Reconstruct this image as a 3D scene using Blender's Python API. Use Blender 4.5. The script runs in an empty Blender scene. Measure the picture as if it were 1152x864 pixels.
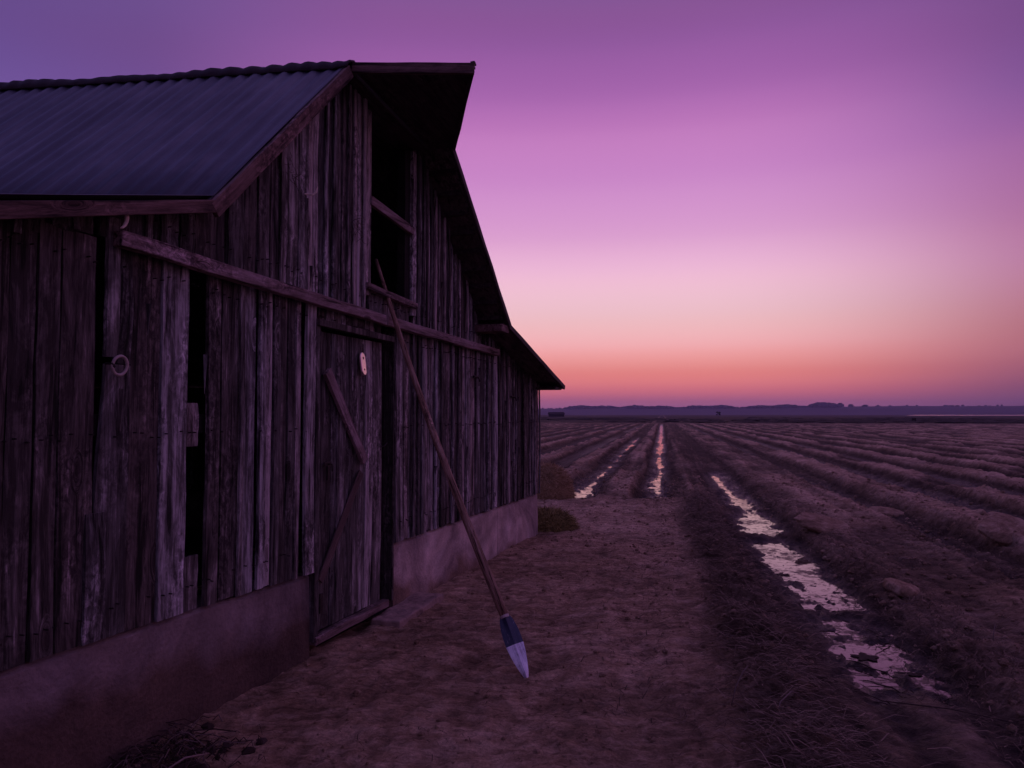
import bpy, bmesh, math, random
import numpy as np
from mathutils import Vector, Matrix, Euler
R = math.radians
rnd = random.Random(7)
scene = bpy.context.scene
COL = scene.collection

# ------------------------------------------------------------------ helpers
def srgb(r, g, b):
    f = lambda c: c / 12.92 if c <= .04045 else ((c + .055) / 1.055) ** 2.4
    return (f(r / 255), f(g / 255), f(b / 255), 1)

def tag(o, label=None, cat=None, group=None, kind=None):
    if label: o['label'] = label
    if cat: o['category'] = cat
    if group: o['group'] = group
    if kind: o['kind'] = kind
    return o

def empty(name, loc=(0, 0, 0), rz=0):
    o = bpy.data.objects.new(name, None); COL.objects.link(o)
    o.location = loc; o.rotation_euler = (0, 0, rz); o.empty_display_size = .2
    return o

class MB:
    """collects shapes into one mesh; a per-vertex attribute 'tone' varies planks, blades ..."""
    def __init__(s): s.v = []; s.f = []; s.t = []
    def add(s, vs, fs, tone=(.5, .5, .5)):
        n = len(s.v); s.v += [tuple(v) for v in vs]; s.f += [tuple(i + n for i in f) for f in fs]; s.t += [tone] * len(vs)
    def box(s, x0, x1, y0, y1, z0, z1, tone=(.5, .5, .5)):
        s.add([(x0,y0,z0),(x1,y0,z0),(x1,y1,z0),(x0,y1,z0),(x0,y0,z1),(x1,y0,z1),(x1,y1,z1),(x0,y1,z1)],
              [(0,3,2,1),(4,5,6,7),(0,1,5,4),(1,2,6,5),(2,3,7,6),(3,0,4,7)], tone)
    def bar(s, a, b, w, h, up=(0, 0, 1), tone=(.5, .5, .5), nseg=1, wob=0):
        a = Vector(a); b = Vector(b); d = (b - a).normalized(); u = Vector(up)
        side = d.cross(u).normalized(); u = side.cross(d).normalized()
        vs = []
        for i in range(nseg + 1):
            p = a.lerp(b, i / nseg)
            if wob and 0 < i < nseg: p = p + u * rnd.uniform(-wob, wob) + side * rnd.uniform(-wob, wob)
            hh = h * (1 + rnd.uniform(-1, 1) * (wob / h if wob else 0))
            for sx, sz in ((-1,-1),(1,-1),(1,1),(-1,1)): vs.append(p + side * sx * w / 2 + u * sz * hh / 2)
        fs = [(3,2,1,0), tuple(nseg * 4 + k for k in range(4))]
        for i in range(nseg):
            for k in range(4):
                a0 = i*4+k; a1 = i*4+(k+1)%4; fs.append((a0, a1, a1+4, a0+4))
        s.add(vs, fs, tone)
    def tube(s, pts, rad, n=8, tone=(.5, .5, .5), closed=False):
        pts = [Vector(p) for p in pts]; N = len(pts)
        rad = rad if hasattr(rad, '__len__') else [rad] * N
        vs = []; ref = None
        for i, p in enumerate(pts):
            if closed: d = (pts[(i+1)%N] - pts[i-1]).normalized()
            else: d = (pts[min(i+1, N-1)] - pts[max(i-1, 0)]).normalized()
            if ref is None: ref = Vector((0,0,1)) if abs(d.z) < .9 else Vector((1,0,0))
            a = d.cross(ref).normalized(); b = a.cross(d).normalized(); ref = b
            for k in range(n):
                t = 2*math.pi*k/n; vs.append(p + (a*math.cos(t) + b*math.sin(t)) * rad[i])
        fs = []
        for i in range(N if closed else N-1):
            for k in range(n):
                j = (i+1) % N
                fs.append((i*n+k, i*n+(k+1)%n, j*n+(k+1)%n, j*n+k))
        if not closed: fs += [tuple(range(n))[::-1], tuple((N-1)*n+k for k in range(n))]
        s.add(vs, fs, tone)
    def build(s, name, mat, parent=None, bevel=0, smooth=False):
        me = bpy.data.meshes.new(name); me.from_pydata(s.v, [], s.f); me.update()
        bm = bmesh.new(); bm.from_mesh(me); bmesh.ops.recalc_face_normals(bm, faces=bm.faces); bm.to_mesh(me); bm.free()
        at = me.attributes.new('tone', 'FLOAT_COLOR', 'POINT')
        arr = np.ones((len(s.v), 4), dtype=np.float32); arr[:, :3] = np.array(s.t, dtype=np.float32)
        at.data.foreach_set('color', arr.ravel())
        me.materials.append(mat)
        if smooth: me.polygons.foreach_set('use_smooth', [True]*len(me.polygons))
        o = bpy.data.objects.new(name, me); COL.objects.link(o)
        if parent: o.parent = parent
        if bevel:
            m = o.modifiers.new('bevel', 'BEVEL'); m.width = bevel; m.segments = 2; m.limit_method = 'ANGLE'
        return o

# ------------------------------------------------------------------ numpy noise
def _hash(ix, iy, seed):
    h = (ix.astype(np.int64) * 374761393 + iy.astype(np.int64) * 668265263 + seed * 1442695041) & 0xffffffff
    h = ((h ^ (h >> 13)) * 1274126177) & 0xffffffff
    h = ((h ^ (h >> 16)) * 2246822519) & 0xffffffff
    return ((h ^ (h >> 15)) & 0xffff) / 65535.0
def vnoise(x, y, seed=0):
    ix = np.floor(x); iy = np.floor(y); fx = x - ix; fy = y - iy
    u = fx*fx*fx*(fx*(fx*6-15)+10); v = fy*fy*fy*(fy*(fy*6-15)+10)
    a = _hash(ix, iy, seed); b = _hash(ix+1, iy, seed); c = _hash(ix, iy+1, seed); d = _hash(ix+1, iy+1, seed)
    return (a*(1-u)+b*u)*(1-v) + (c*(1-u)+d*u)*v      # 0..1
def fbm(x, y, oct=4, seed=0, gain=.5, ridge=False):
    t = 0; a = 1; s = 0
    for i in range(oct):
        n = vnoise(x, y, seed + i*17)
        if ridge: n = 1 - np.abs(2*n - 1)
        t = t + a*n; s += a; a *= gain; x, y = x*2.03 + 13.7 + y*.31, y*2.03 - 7.1 - x*.31
    return t / s                                   # 0..1
def sst(a, b, x):
    t = np.clip((x - a) / (b - a), 0, 1); return t*t*(3-2*t)

# ------------------------------------------------------------------ materials
def mat_new(name):
    m = bpy.data.materials.new(name); m.use_nodes = True
    nt = m.node_tree; nt.nodes.clear()
    out = nt.nodes.new('ShaderNodeOutputMaterial'); b = nt.nodes.new('ShaderNodeBsdfPrincipled')
    nt.links.new(b.outputs[0], out.inputs[0])
    return m, nt, b, out
class NT:
    def __init__(s, nt): s.nt = nt
    def n(s, t, **k):
        o = s.nt.nodes.new(t)
        for a, b in k.items():
            if a.startswith('i_'): o.inputs[a[2:].replace('_', ' ')].default_value = b
            else: setattr(o, a, b)
        return o
    def l(s, a, b): s.nt.links.new(a, b)
    def coord(s, kind='Object', scale=(1, 1, 1), off=None):
        tc = s.n('ShaderNodeTexCoord'); mp = s.n('ShaderNodeMapping'); mp.inputs['Scale'].default_value = scale
        s.l(tc.outputs[kind], mp.inputs['Vector'])
        if off is not None:
            ad = s.n('ShaderNodeVectorMath', operation='ADD'); s.l(tc.outputs[kind], ad.inputs[0]); s.l(off, ad.inputs[1])
            s.l(ad.outputs[0], mp.inputs['Vector'])
        return mp.outputs[0]
    def noise(s, vec, scale, detail=4, rough=.55, dist=0):
        o = s.n('ShaderNodeTexNoise'); o.inputs['Scale'].default_value = scale; o.inputs['Detail'].default_value = detail
        o.inputs['Roughness'].default_value = rough; o.inputs['Distortion'].default_value = dist
        s.l(vec, o.inputs['Vector']); return o.outputs['Fac']
    def ramp(s, fac, stops):
        o = s.n('ShaderNodeValToRGB'); e = o.color_ramp.elements
        while len(e) < len(stops): e.new(.5)
        for i, (p, c) in enumerate(stops):
            e[i].position = p; e[i].color = c if len(c) == 4 else (*c, 1)
        s.l(fac, o.inputs[0]); return o.outputs[0]
    def math(s, op, a, b=0, clamp=False):
        o = s.n('ShaderNodeMath', operation=op, use_clamp=clamp)
        for i, x in enumerate((a, b)):
            if hasattr(x, 'is_linked') or hasattr(x, 'links'): s.l(x, o.inputs[i])
            else: o.inputs[i].default_value = x
        return o.outputs[0]
    def mix(s, fac, a, b, blend='MIX'):
        o = s.n('ShaderNodeMix', data_type='RGBA', blend_type=blend)
        for i, x in ((0, fac), (6, a), (7, b)):
            if hasattr(x, 'links'): s.l(x, o.inputs[i])
            else: o.inputs[i].default_value = x if i == 0 or len(x) == 4 else (*x, 1)
        return o.outputs[2]
    def bump(s, h, dist, strength=1, norm=None):
        o = s.n('ShaderNodeBump'); o.inputs['Distance'].default_value = dist; o.inputs['Strength'].default_value = strength
        s.l(h, o.inputs['Height'])
        if norm is not None: s.l(norm, o.inputs['Normal'])
        return o.outputs[0]
    def tone(s):
        a = s.n('ShaderNodeAttribute', attribute_name='tone'); return a

def plank(name, a, b, w, h, mat, parent, up=(0, 0, 1), tone=(.5, .5, .5), nseg=6, wob=.002, bevel=.003):
    a = Vector(a); b = Vector(b); L = (b-a).length; mb = MB()
    mb.bar((-L/2, 0, 0), (L/2, 0, 0), w, h, tone=tone, nseg=nseg, wob=wob)
    o = mb.build(name, mat, parent, bevel=bevel)
    x = (b-a).normalized(); y = Vector(up).cross(x).normalized(); z_ = x.cross(y)
    o.matrix_local = Matrix.Translation((a+b)/2) @ Matrix((x, y, z_)).transposed().to_4x4()
    return o

def wood_mat(name, dark, mid, light, tint=None, grain=1.0, bumpd=.004, axis='z'):
    m, nt, b, out = mat_new(name); N = NT(nt)
    at = N.tone(); sep = N.n('ShaderNodeSeparateXYZ'); N.l(at.outputs['Color'], sep.inputs[0])
    off = N.n('ShaderNodeVectorMath', operation='SCALE'); N.l(at.outputs['Color'], off.inputs[0]); off.inputs[3].default_value = 37.
    lo = .9
    sc = {'z': (14, 14, lo), 'x': (lo, 14, 14)}[axis]
    v = N.coord('Object', sc, off.outputs[0])
    vd = N.coord('Object', {'z': (6, 6, 2.4), 'x': (2.4, 6, 6)}[axis], off.outputs[0])
    big = N.noise(vd, 1.3, 3, .6)
    # knots: distance to sparse voronoi points warps the grain
    vk = N.coord('Object', {'z': (5.5, 5.5, 1.9), 'x': (1.9, 5.5, 5.5)}[axis], off.outputs[0])
    vo = N.n('ShaderNodeTexVoronoi'); N.l(vk, vo.inputs['Vector']); vo.inputs['Scale'].default_value = .9
    kd = vo.outputs['Distance']
    kn = N.math('SUBTRACT', 1, N.math('MULTIPLY', kd, 5.0), True)            # 1 at knot centre
    warp = N.n('ShaderNodeVectorMath', operation='ADD'); N.l(v, warp.inputs[0])
    sc2 = N.n('ShaderNodeCombineXYZ'); kk = N.math('MULTIPLY', kn, 1.6); N.l(kk, sc2.inputs[0]); N.l(kk, sc2.inputs[1]); N.l(kk, sc2.inputs[2])
    N.l(sc2.outputs[0], warp.inputs[1])
    g1 = N.noise(warp.outputs[0], 1.6*grain, 5, .65, .6)
    g2 = N.noise(warp.outputs[0], 7*grain, 4, .75, .3)
    blot = N.noise(vd, .9, 5, .75, 1.2)
    f = N.math('ADD', N.math('MULTIPLY', g1, .55), N.math('ADD', N.math('MULTIPLY', g2, .3), N.math('MULTIPLY', blot, .45)))
    f = N.math('ADD', N.math('SUBTRACT', N.math('MULTIPLY', f, 2.3), 1.55), N.math('MULTIPLY', sep.outputs[0], .6))
    c = N.ramp(f, [(.0, dark), (.28, mid), (.62, light)])
    # dark cracks and knots
    crack = N.ramp(g1, [(.36, (0, 0, 0)), (.43, (1, 1, 1))])
    c = N.mix(1, c, N.mix(.75, (1, 1, 1), crack), 'MULTIPLY')
    kc = N.ramp(kn, [(.35, (1, 1, 1)), (.7, (.25, .2, .2))])
    c = N.mix(.8, c, kc, 'MULTIPLY')
    iso = N.noise(N.coord('Object', (34, 34, 22) if axis == 'z' else (22, 34, 34), off.outputs[0]), 1, 4, .7, .6)
    pm = N.ramp(N.noise(vd, .55, 3, .6, .5), [(.5, (0, 0, 0)), (.6, (1, 1, 1))])
    c = N.mix(N.math('MULTIPLY', pm, .85), c, N.mix(1, c, N.ramp(iso, [(.40, (.28, .26, .28)), (.52, (1, 1, 1)), (.62, (1.9, 1.9, 1.95))]), 'MULTIPLY'))
    if tint:
        c = N.mix(N.math('MULTIPLY', sep.outputs[1], .8), c, N.mix(1, c, tint, 'MULTIPLY'))
    N.l(c, b.inputs['Base Color']); b.inputs['Roughness'].default_value = .82
    b.inputs['Specular IOR Level'].default_value = .25
    h = N.math('ADD', N.math('MULTIPLY', g1, .7), N.math('MULTIPLY', g2, .35))
    h = N.math('SUBTRACT', h, N.math('MULTIPLY', kn, .5))
    N.l(N.bump(h, bumpd * 2.2), b.inputs['Normal'])
    return m

M = {}
M['wood'] = wood_mat('weathered_wood', (.036, .033, .032), (.13, .122, .122), (.52, .50, .52), (1.0, .80, .72))
M['beam'] = wood_mat('beam_wood', (.10, .065, .06), (.22, .15, .15), (.42, .31, .33), None, 1, .003, 'x')
M['rake'] = wood_mat('rake_wood', (.07, .04, .035), (.17, .10, .09), (.30, .19, .18), None, 1, .003, 'x')
M['deck'] = wood_mat('roof_deck_wood', (.03, .02, .02), (.07, .05, .05), (.14, .10, .10), None, 1, .003, 'x')
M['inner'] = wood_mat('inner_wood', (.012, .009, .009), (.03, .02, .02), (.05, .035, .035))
M['pole'] = wood_mat('oar_shaft_wood', (.13, .07, .045), (.30, .18, .13), (.50, .37, .32), None, 2.5, .0006)

def concrete():
    m, nt, b, out = mat_new('old_concrete'); N = NT(nt)
    v = N.coord('Object')
    a = N.noise(v, 2.2, 6, .6, .5); f = N.noise(v, 45, 3, .6); p = N.noise(v, .9, 3, .6, .4)
    c = N.ramp(a, [(.28, (.29, .225, .195)), (.5, (.46, .36, .32)), (.72, (.64, .53, .49))])
    # mud splashed and rising damp along the foot of the wall
    tc = N.n('ShaderNodeTexCoord'); sp = N.n('ShaderNodeSeparateXYZ'); N.l(tc.outputs['Object'], sp.inputs[0])
    d = N.math('ADD', sp.outputs[2], N.math('MULTIPLY', N.math('SUBTRACT', p, .5), -1.0))
    d = N.math('ADD', d, N.math('MULTIPLY', N.math('ADD', sp.outputs[0], 4.2, ), .07))  # mud climbs higher leftwards to paint in the darker left end
    mud = N.ramp(d, [(.10, (1, 1, 1)), (.24, (0, 0, 0))])  # foot mud, plus the darker left end painted in
    c = N.mix(mud, c, N.mix(f, (.17, .115, .085), (.28, .19, .14)))
    blt = N.noise(v, 1.1, 6, .7, 1.0)
    c = N.mix(.85, c, N.ramp(blt, [(.38, (.38, .36, .40)), (.5, (.75, .74, .76)), (.62, (1.1, 1.08, 1.08))]), 'MULTIPLY')
    c = N.mix(.35, c, N.ramp(f, [(.3, (.5, .5, .5)), (.7, (1, 1, 1))]), 'MULTIPLY')
    cr = N.n('ShaderNodeTexVoronoi', feature='DISTANCE_TO_EDGE'); cr.inputs['Scale'].default_value = .55
    vv = N.n('ShaderNodeVectorMath', operation='ADD'); N.l(v, vv.inputs[0])
    nz = N.n('ShaderNodeTexNoise'); nz.inputs['Scale'].default_value = 4; nz.inputs['Detail'].default_value = 5; N.l(v, nz.inputs['Vector'])
    sc = N.n('ShaderNodeVectorMath', operation='SCALE'); N.l(nz.outputs['Color'], sc.inputs[0]); sc.inputs[3].default_value = .5
    N.l(sc.outputs[0], vv.inputs[1]); N.l(vv.outputs[0], cr.inputs['Vector'])
    crk = N.ramp(cr.outputs['Distance'], [(.0, (.6, .6, .6)), (.006, (1, 1, 1))])
    c = N.mix(N.ramp(p, [(.5, (0, 0, 0)), (.6, (.6, .6, .6))]), c, crk, 'MULTIPLY')
    # light falloff painted into the concrete: darker left of the door, brighter right
    left_shade = N.ramp(N.math('MULTIPLY', sp.outputs[0], -.1), [(.46, (1.25, 1.25, 1.25)), (.49, (.62, .62, .66))])
    c = N.mix(1, c, left_shade, 'MULTIPLY')
    N.l(c, b.inputs['Base Color']); b.inputs['Roughness'].default_value = .9
    b.inputs['Specular IOR Level'].default_value = .2
    h = N.math('ADD', N.math('MULTIPLY', a, 1), N.math('MULTIPLY', f, .25))
    N.l(N.bump(h, .03), b.inputs['Normal'])
    return m
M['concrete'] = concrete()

def metal_roof():
    m, nt, b, out = mat_new('corrugated_metal'); N = NT(nt)
    v = N.coord('Object', (.9, 14, .9)); v2 = N.coord('Object')
    a = N.noise(v, 1.0, 6, .7); st = N.noise(v2, 3, 4, .6)
    f = N.math('ADD', N.math('MULTIPLY', a, .7), N.math('MULTIPLY', st, .4))
    c = N.ramp(f, [(.32, (.055, .055, .075)), (.52, (.085, .085, .115)), (.72, (.15, .145, .18))])
    N.l(c, b.inputs['Base Color']); b.inputs['Roughness'].default_value = .55
    b.inputs['Metallic'].default_value = .2; b.inputs['Specular IOR Level'].default_value = .3
    N.l(N.bump(st, .004), b.inputs['Normal'])
    return m
M['metal'] = metal_roof()

def simple(name, col, rough=.8, metallic=0, var=.3, scale=30, bumpd=.001, spec=.3):
    m, nt, b, out = mat_new(name); N = NT(nt)
    v = N.coord('Object'); a = N.noise(v, scale, 4, .6)
    lo = tuple(c * (1 - var) for c in col); hi = tuple(min(1, c * (1 + var)) for c in col)
    N.l(N.ramp(a, [(.3, lo), (.7, hi)]), b.inputs['Base Color'])
    b.inputs['Roughness'].default_value = rough; b.inputs['Metallic'].default_value = metallic
    b.inputs['Specular IOR Level'].default_value = spec
    N.l(N.bump(a, bumpd), b.inputs['Normal'])
    return m
M['iron'] = simple('dark_iron', (.04, .03, .03), .6, .5)
M['ringm'] = simple('pale_worn_ring', (.46, .38, .36), .6, .1)
M['plate'] = simple('pale_plate', (.95, .80, .78), .32, 1, .04, 60, .0002)
M['hookm'] = simple('pale_wire', (.75, .62, .52), .6)
def navy():
    m, nt, b, out = mat_new('navy_paint'); N = NT(nt)
    a = N.noise(N.coord('Object', (90, 90, 9)), 1, 5, .7, .3); sc_ = N.noise(N.coord('Object'), 35, 5, .7)
    f = N.math('ADD', N.math('MULTIPLY', a, .6), N.math('MULTIPLY', sc_, .4))
    N.l(N.ramp(f, [(.35, (.016, .022, .05)), (.56, (.03, .04, .085)), (.63, (.20, .18, .22))]), b.inputs['Base Color'])
    b.inputs['Roughness'].default_value = .4; N.l(N.bump(a, .001), b.inputs['Normal'])
    return m
M['navy'] = navy()
def blade_mat():
    m, nt, b, out = mat_new('worn_white_paint'); N = NT(nt)
    v = N.coord('Object', (60, 60, 6)); a = N.noise(v, 1, 5, .65, .4); v2 = N.coord('Object'); s2 = N.noise(v2, 25, 4, .6)
    c = N.ramp(N.math('ADD', N.math('MULTIPLY', a, .6), N.math('MULTIPLY', s2, .4)), [(.34, (.16, .13, .16)), (.46, (.62, .60, .70)), (.62, (.92, .90, .98))])
    N.l(c, b.inputs['Base Color']); b.inputs['Roughness'].default_value = .35; b.inputs['Metallic'].default_value = .35; N.l(N.bump(a, .0015), b.inputs['Normal'])
    return m
M['bladem'] = blade_mat()

def soil():
    m, nt, b, out = mat_new('soil'); N = NT(nt)
    v = N.coord('Object'); 
    ph = -math.atan(169/830)
    # streaks of dragged, rain-washed earth
    tc = N.n('ShaderNodeTexCoord'); mp = N.n('ShaderNodeMapping', vector_type='POINT'); mp.inputs['Scale'].default_value = (2.5, 9, 2.5); mp.inputs['Rotation'].default_value = (0, 0, R(-18))
    N.l(tc.outputs['Object'], mp.inputs['Vector'])
    st = N.noise(mp.outputs[0], 1.6, 6, .7, .9)
    big = N.noise(v, .55, 4, .6, .3); mid = N.noise(v, 6, 6, .7, .4); fine = N.noise(v, 38, 5, .75); 
    f = N.math('ADD', N.math('MULTIPLY', big, .3), N.math('ADD', N.math('MULTIPLY', mid, .38), N.math('MULTIPLY', st, .38)))
    c = N.ramp(f, [(.38, (.10, .060, .034)), (.51, (.28, .180, .110)), (.64, (.54, .38, .26))])
    c = N.mix(.6, c, N.ramp(fine, [(.32, (.35, .33, .33)), (.6, (1.0, 1, 1))]), 'MULTIPLY')
    # scattered pale chaff
    ch = N.n('ShaderNodeTexVoronoi'); ch.inputs['Scale'].default_value = 17; 
    mp2 = N.n('ShaderNodeMapping'); mp2.inputs['Scale'].default_value = (1, 3.2, 1); mp2.inputs['Rotation'].default_value = (0, 0, R(35)); N.l(tc.outputs['Object'], mp2.inputs['Vector']); N.l(mp2.outputs[0], ch.inputs['Vector'])
    chm = N.ramp(ch.outputs['Distance'], [(.05, (1, 1, 1)), (.09, (0, 0, 0))])
    c = N.mix(N.math('MULTIPLY', chm, .55), c, (.32, .22, .19))
    # wetness (vertex attribute: how far the ground lies down in a furrow) darkens and glosses the soil
    relief_tone = N.n('ShaderNodeAttribute', attribute_name='relief_shade')  # relief shading put into the colour: lighter bed tops, darker flanks
    c = N.mix(1, c, N.ramp(relief_tone.outputs['Fac'], [(0, (.20, .19, .19)), (.4, (.62, .62, .62)), (.75, (1.15, 1.15, 1.15)), (1, (1.6, 1.6, 1.6))]), 'MULTIPLY')
    at = N.n('ShaderNodeAttribute', attribute_name='wet')
    wet = at.outputs['Fac']
    c = N.mix(wet, c, N.mix(1, c, (.55, .5, .5), 'MULTIPLY'))
    N.l(c, b.inputs['Base Color'])
    r = N.math('SUBTRACT', .88, N.math('MULTIPLY', wet, .45)); N.l(r, b.inputs['Roughness'])
    sp = N.math('ADD', .15, N.math('MULTIPLY', wet, .35)); N.l(sp, b.inputs['Specular IOR Level'])
    n1 = N.bump(st, .05, .9)
    n2 = N.bump(mid, .06, .9, n1); n3 = N.bump(fine, .02, 1, n2)
    N.l(n3, b.inputs['Normal'])
    return m
M['soil'] = soil()

def water():
    m, nt, b, out = mat_new('muddy_water'); N = NT(nt)
    v = N.coord('Object'); a = N.noise(v, 7, 3, .5); sc_ = N.noise(v, 9, 6, .75, 1.2); pt = N.noise(v, 1.6, 3, .6, .5)
    b.inputs['Base Color'].default_value = (.035, .022, .018, 1); b.inputs['Roughness'].default_value = .025
    b.inputs['IOR'].default_value = 1.38; b.inputs['Specular Tint'].default_value = (1, .66, .9, 1)
    N.l(N.bump(a, .0005, .5), b.inputs['Normal'])
    silt = nt.nodes.new('ShaderNodeBsdfPrincipled'); silt.inputs['Roughness'].default_value = .6; silt.inputs['Specular IOR Level'].default_value = .2
    N.l(N.mix(sc_, (.05, .03, .02), (.14, .09, .06)), silt.inputs['Base Color']); N.l(N.bump(sc_, .02), silt.inputs['Normal'])
    f = N.math('ADD', N.math('MULTIPLY', sc_, .75), N.math('MULTIPLY', pt, .35))
    mx = nt.nodes.new('ShaderNodeMixShader'); N.l(N.ramp(f, [(.535, (0, 0, 0)), (.60, (.95, .95, .95))]), mx.inputs[0])
    N.l(b.outputs[0], mx.inputs[1]); N.l(silt.outputs[0], mx.inputs[2]); N.l(mx.outputs[0], out.inputs[0])
    return m
M['water'] = water()
def lake():
    m, nt, b, out = mat_new('lake_water')
    b.inputs['Base Color'].default_value = (.05, .04, .05, 1); b.inputs['Roughness'].default_value = .12; b.inputs['IOR'].default_value = 1.33
    return m
M['lake'] = lake()

def tonemat(name, lo, hi, rough=.85):
    m, nt, b, out = mat_new(name); N = NT(nt); at = N.tone()
    s = N.n('ShaderNodeSeparateXYZ'); N.l(at.outputs['Color'], s.inputs[0])
    N.l(N.ramp(s.outputs[0], [(0, lo), (1, hi)]), b.inputs['Base Color']); b.inputs['Roughness'].default_value = rough
    b.inputs['Specular IOR Level'].default_value = .15
    return m
M['straw'] = tonemat('dry_straw', (.07, .045, .032), (.40, .27, .19))
M['hay'] = tonemat('hay', (.13, .075, .032), (.56, .38, .20))
M['weed'] = tonemat('weeds', (.05, .042, .014), (.34, .26, .09))
M['twig'] = tonemat('twigs', (.03, .018, .014), (.24, .17, .15))
M['meadow'] = simple('meadow', (.022, .015, .012), .95, 0, .6, .05, .0, .1)
M['woods'] = simple('far_woods', (.028, .024, .018), .95, 0, .4, .1, 0, .1)
M['hill'] = simple('hill', (.05, .036, .04), .95, 0, .3, .004, 0, .1)
M['shedm'] = simple('shed_boards', (.03, .02, .02), .9, 0, .3, 3, 0, .1)
M['clod'] = M['soil']

# ------------------------------------------------------------------ ground
PH = math.atan(169/830); CP, SP = math.cos(PH), math.sin(PH)
def LT(l, t): return (l*CP + t*SP, -l*SP + t*CP)          # furrow coordinates -> world
YARD_END = 14.35
crest = [-.88, .62]; bottom = [-.10, 1.38]
keys = [(.62, .075), (1.0, -.05), (1.38, -.135), (1.80, -.06), (2.08, .07), (2.3, .11), (2.98, .115), (3.2, .06), (3.42, -.10), (3.85, -.03), (4.1, .15), (4.6, .15), (4.82, .0), (5.25, -.13)]
l = 5.25
while l < 175:
    w = 1.65
    keys += [(l+.42, -.03), (l+.62, .15), (l+1.08, .16), (l+1.26, -.03), (l+w, -.13)]; l += w
left = []
l = -.10; left.append((.25, -.03)); left.append((l, -.135))
while l > -170:
    w = 1.56
    left += [(l-.40, -.04), (l-.60, .13), (l-.95, .13), (l-1.16, -.04), (l-w, -.12 if l > -1 else -.07)]; l -= w
prof = sorted(left[::-1] + keys)
PX = np.array([p[0] for p in prof]); PY = np.array([p[1] for p in prof])
fine_x = np.arange(PX[0], PX[-1], .02); fy_ = np.interp(fine_x, PX, PY); ker = np.hanning(9); ker /= ker.sum(); fy_ = np.convolve(fy_, ker, 'same')
def profile(l): return np.interp(l, fine_x, fy_, left=0, right=0)

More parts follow.
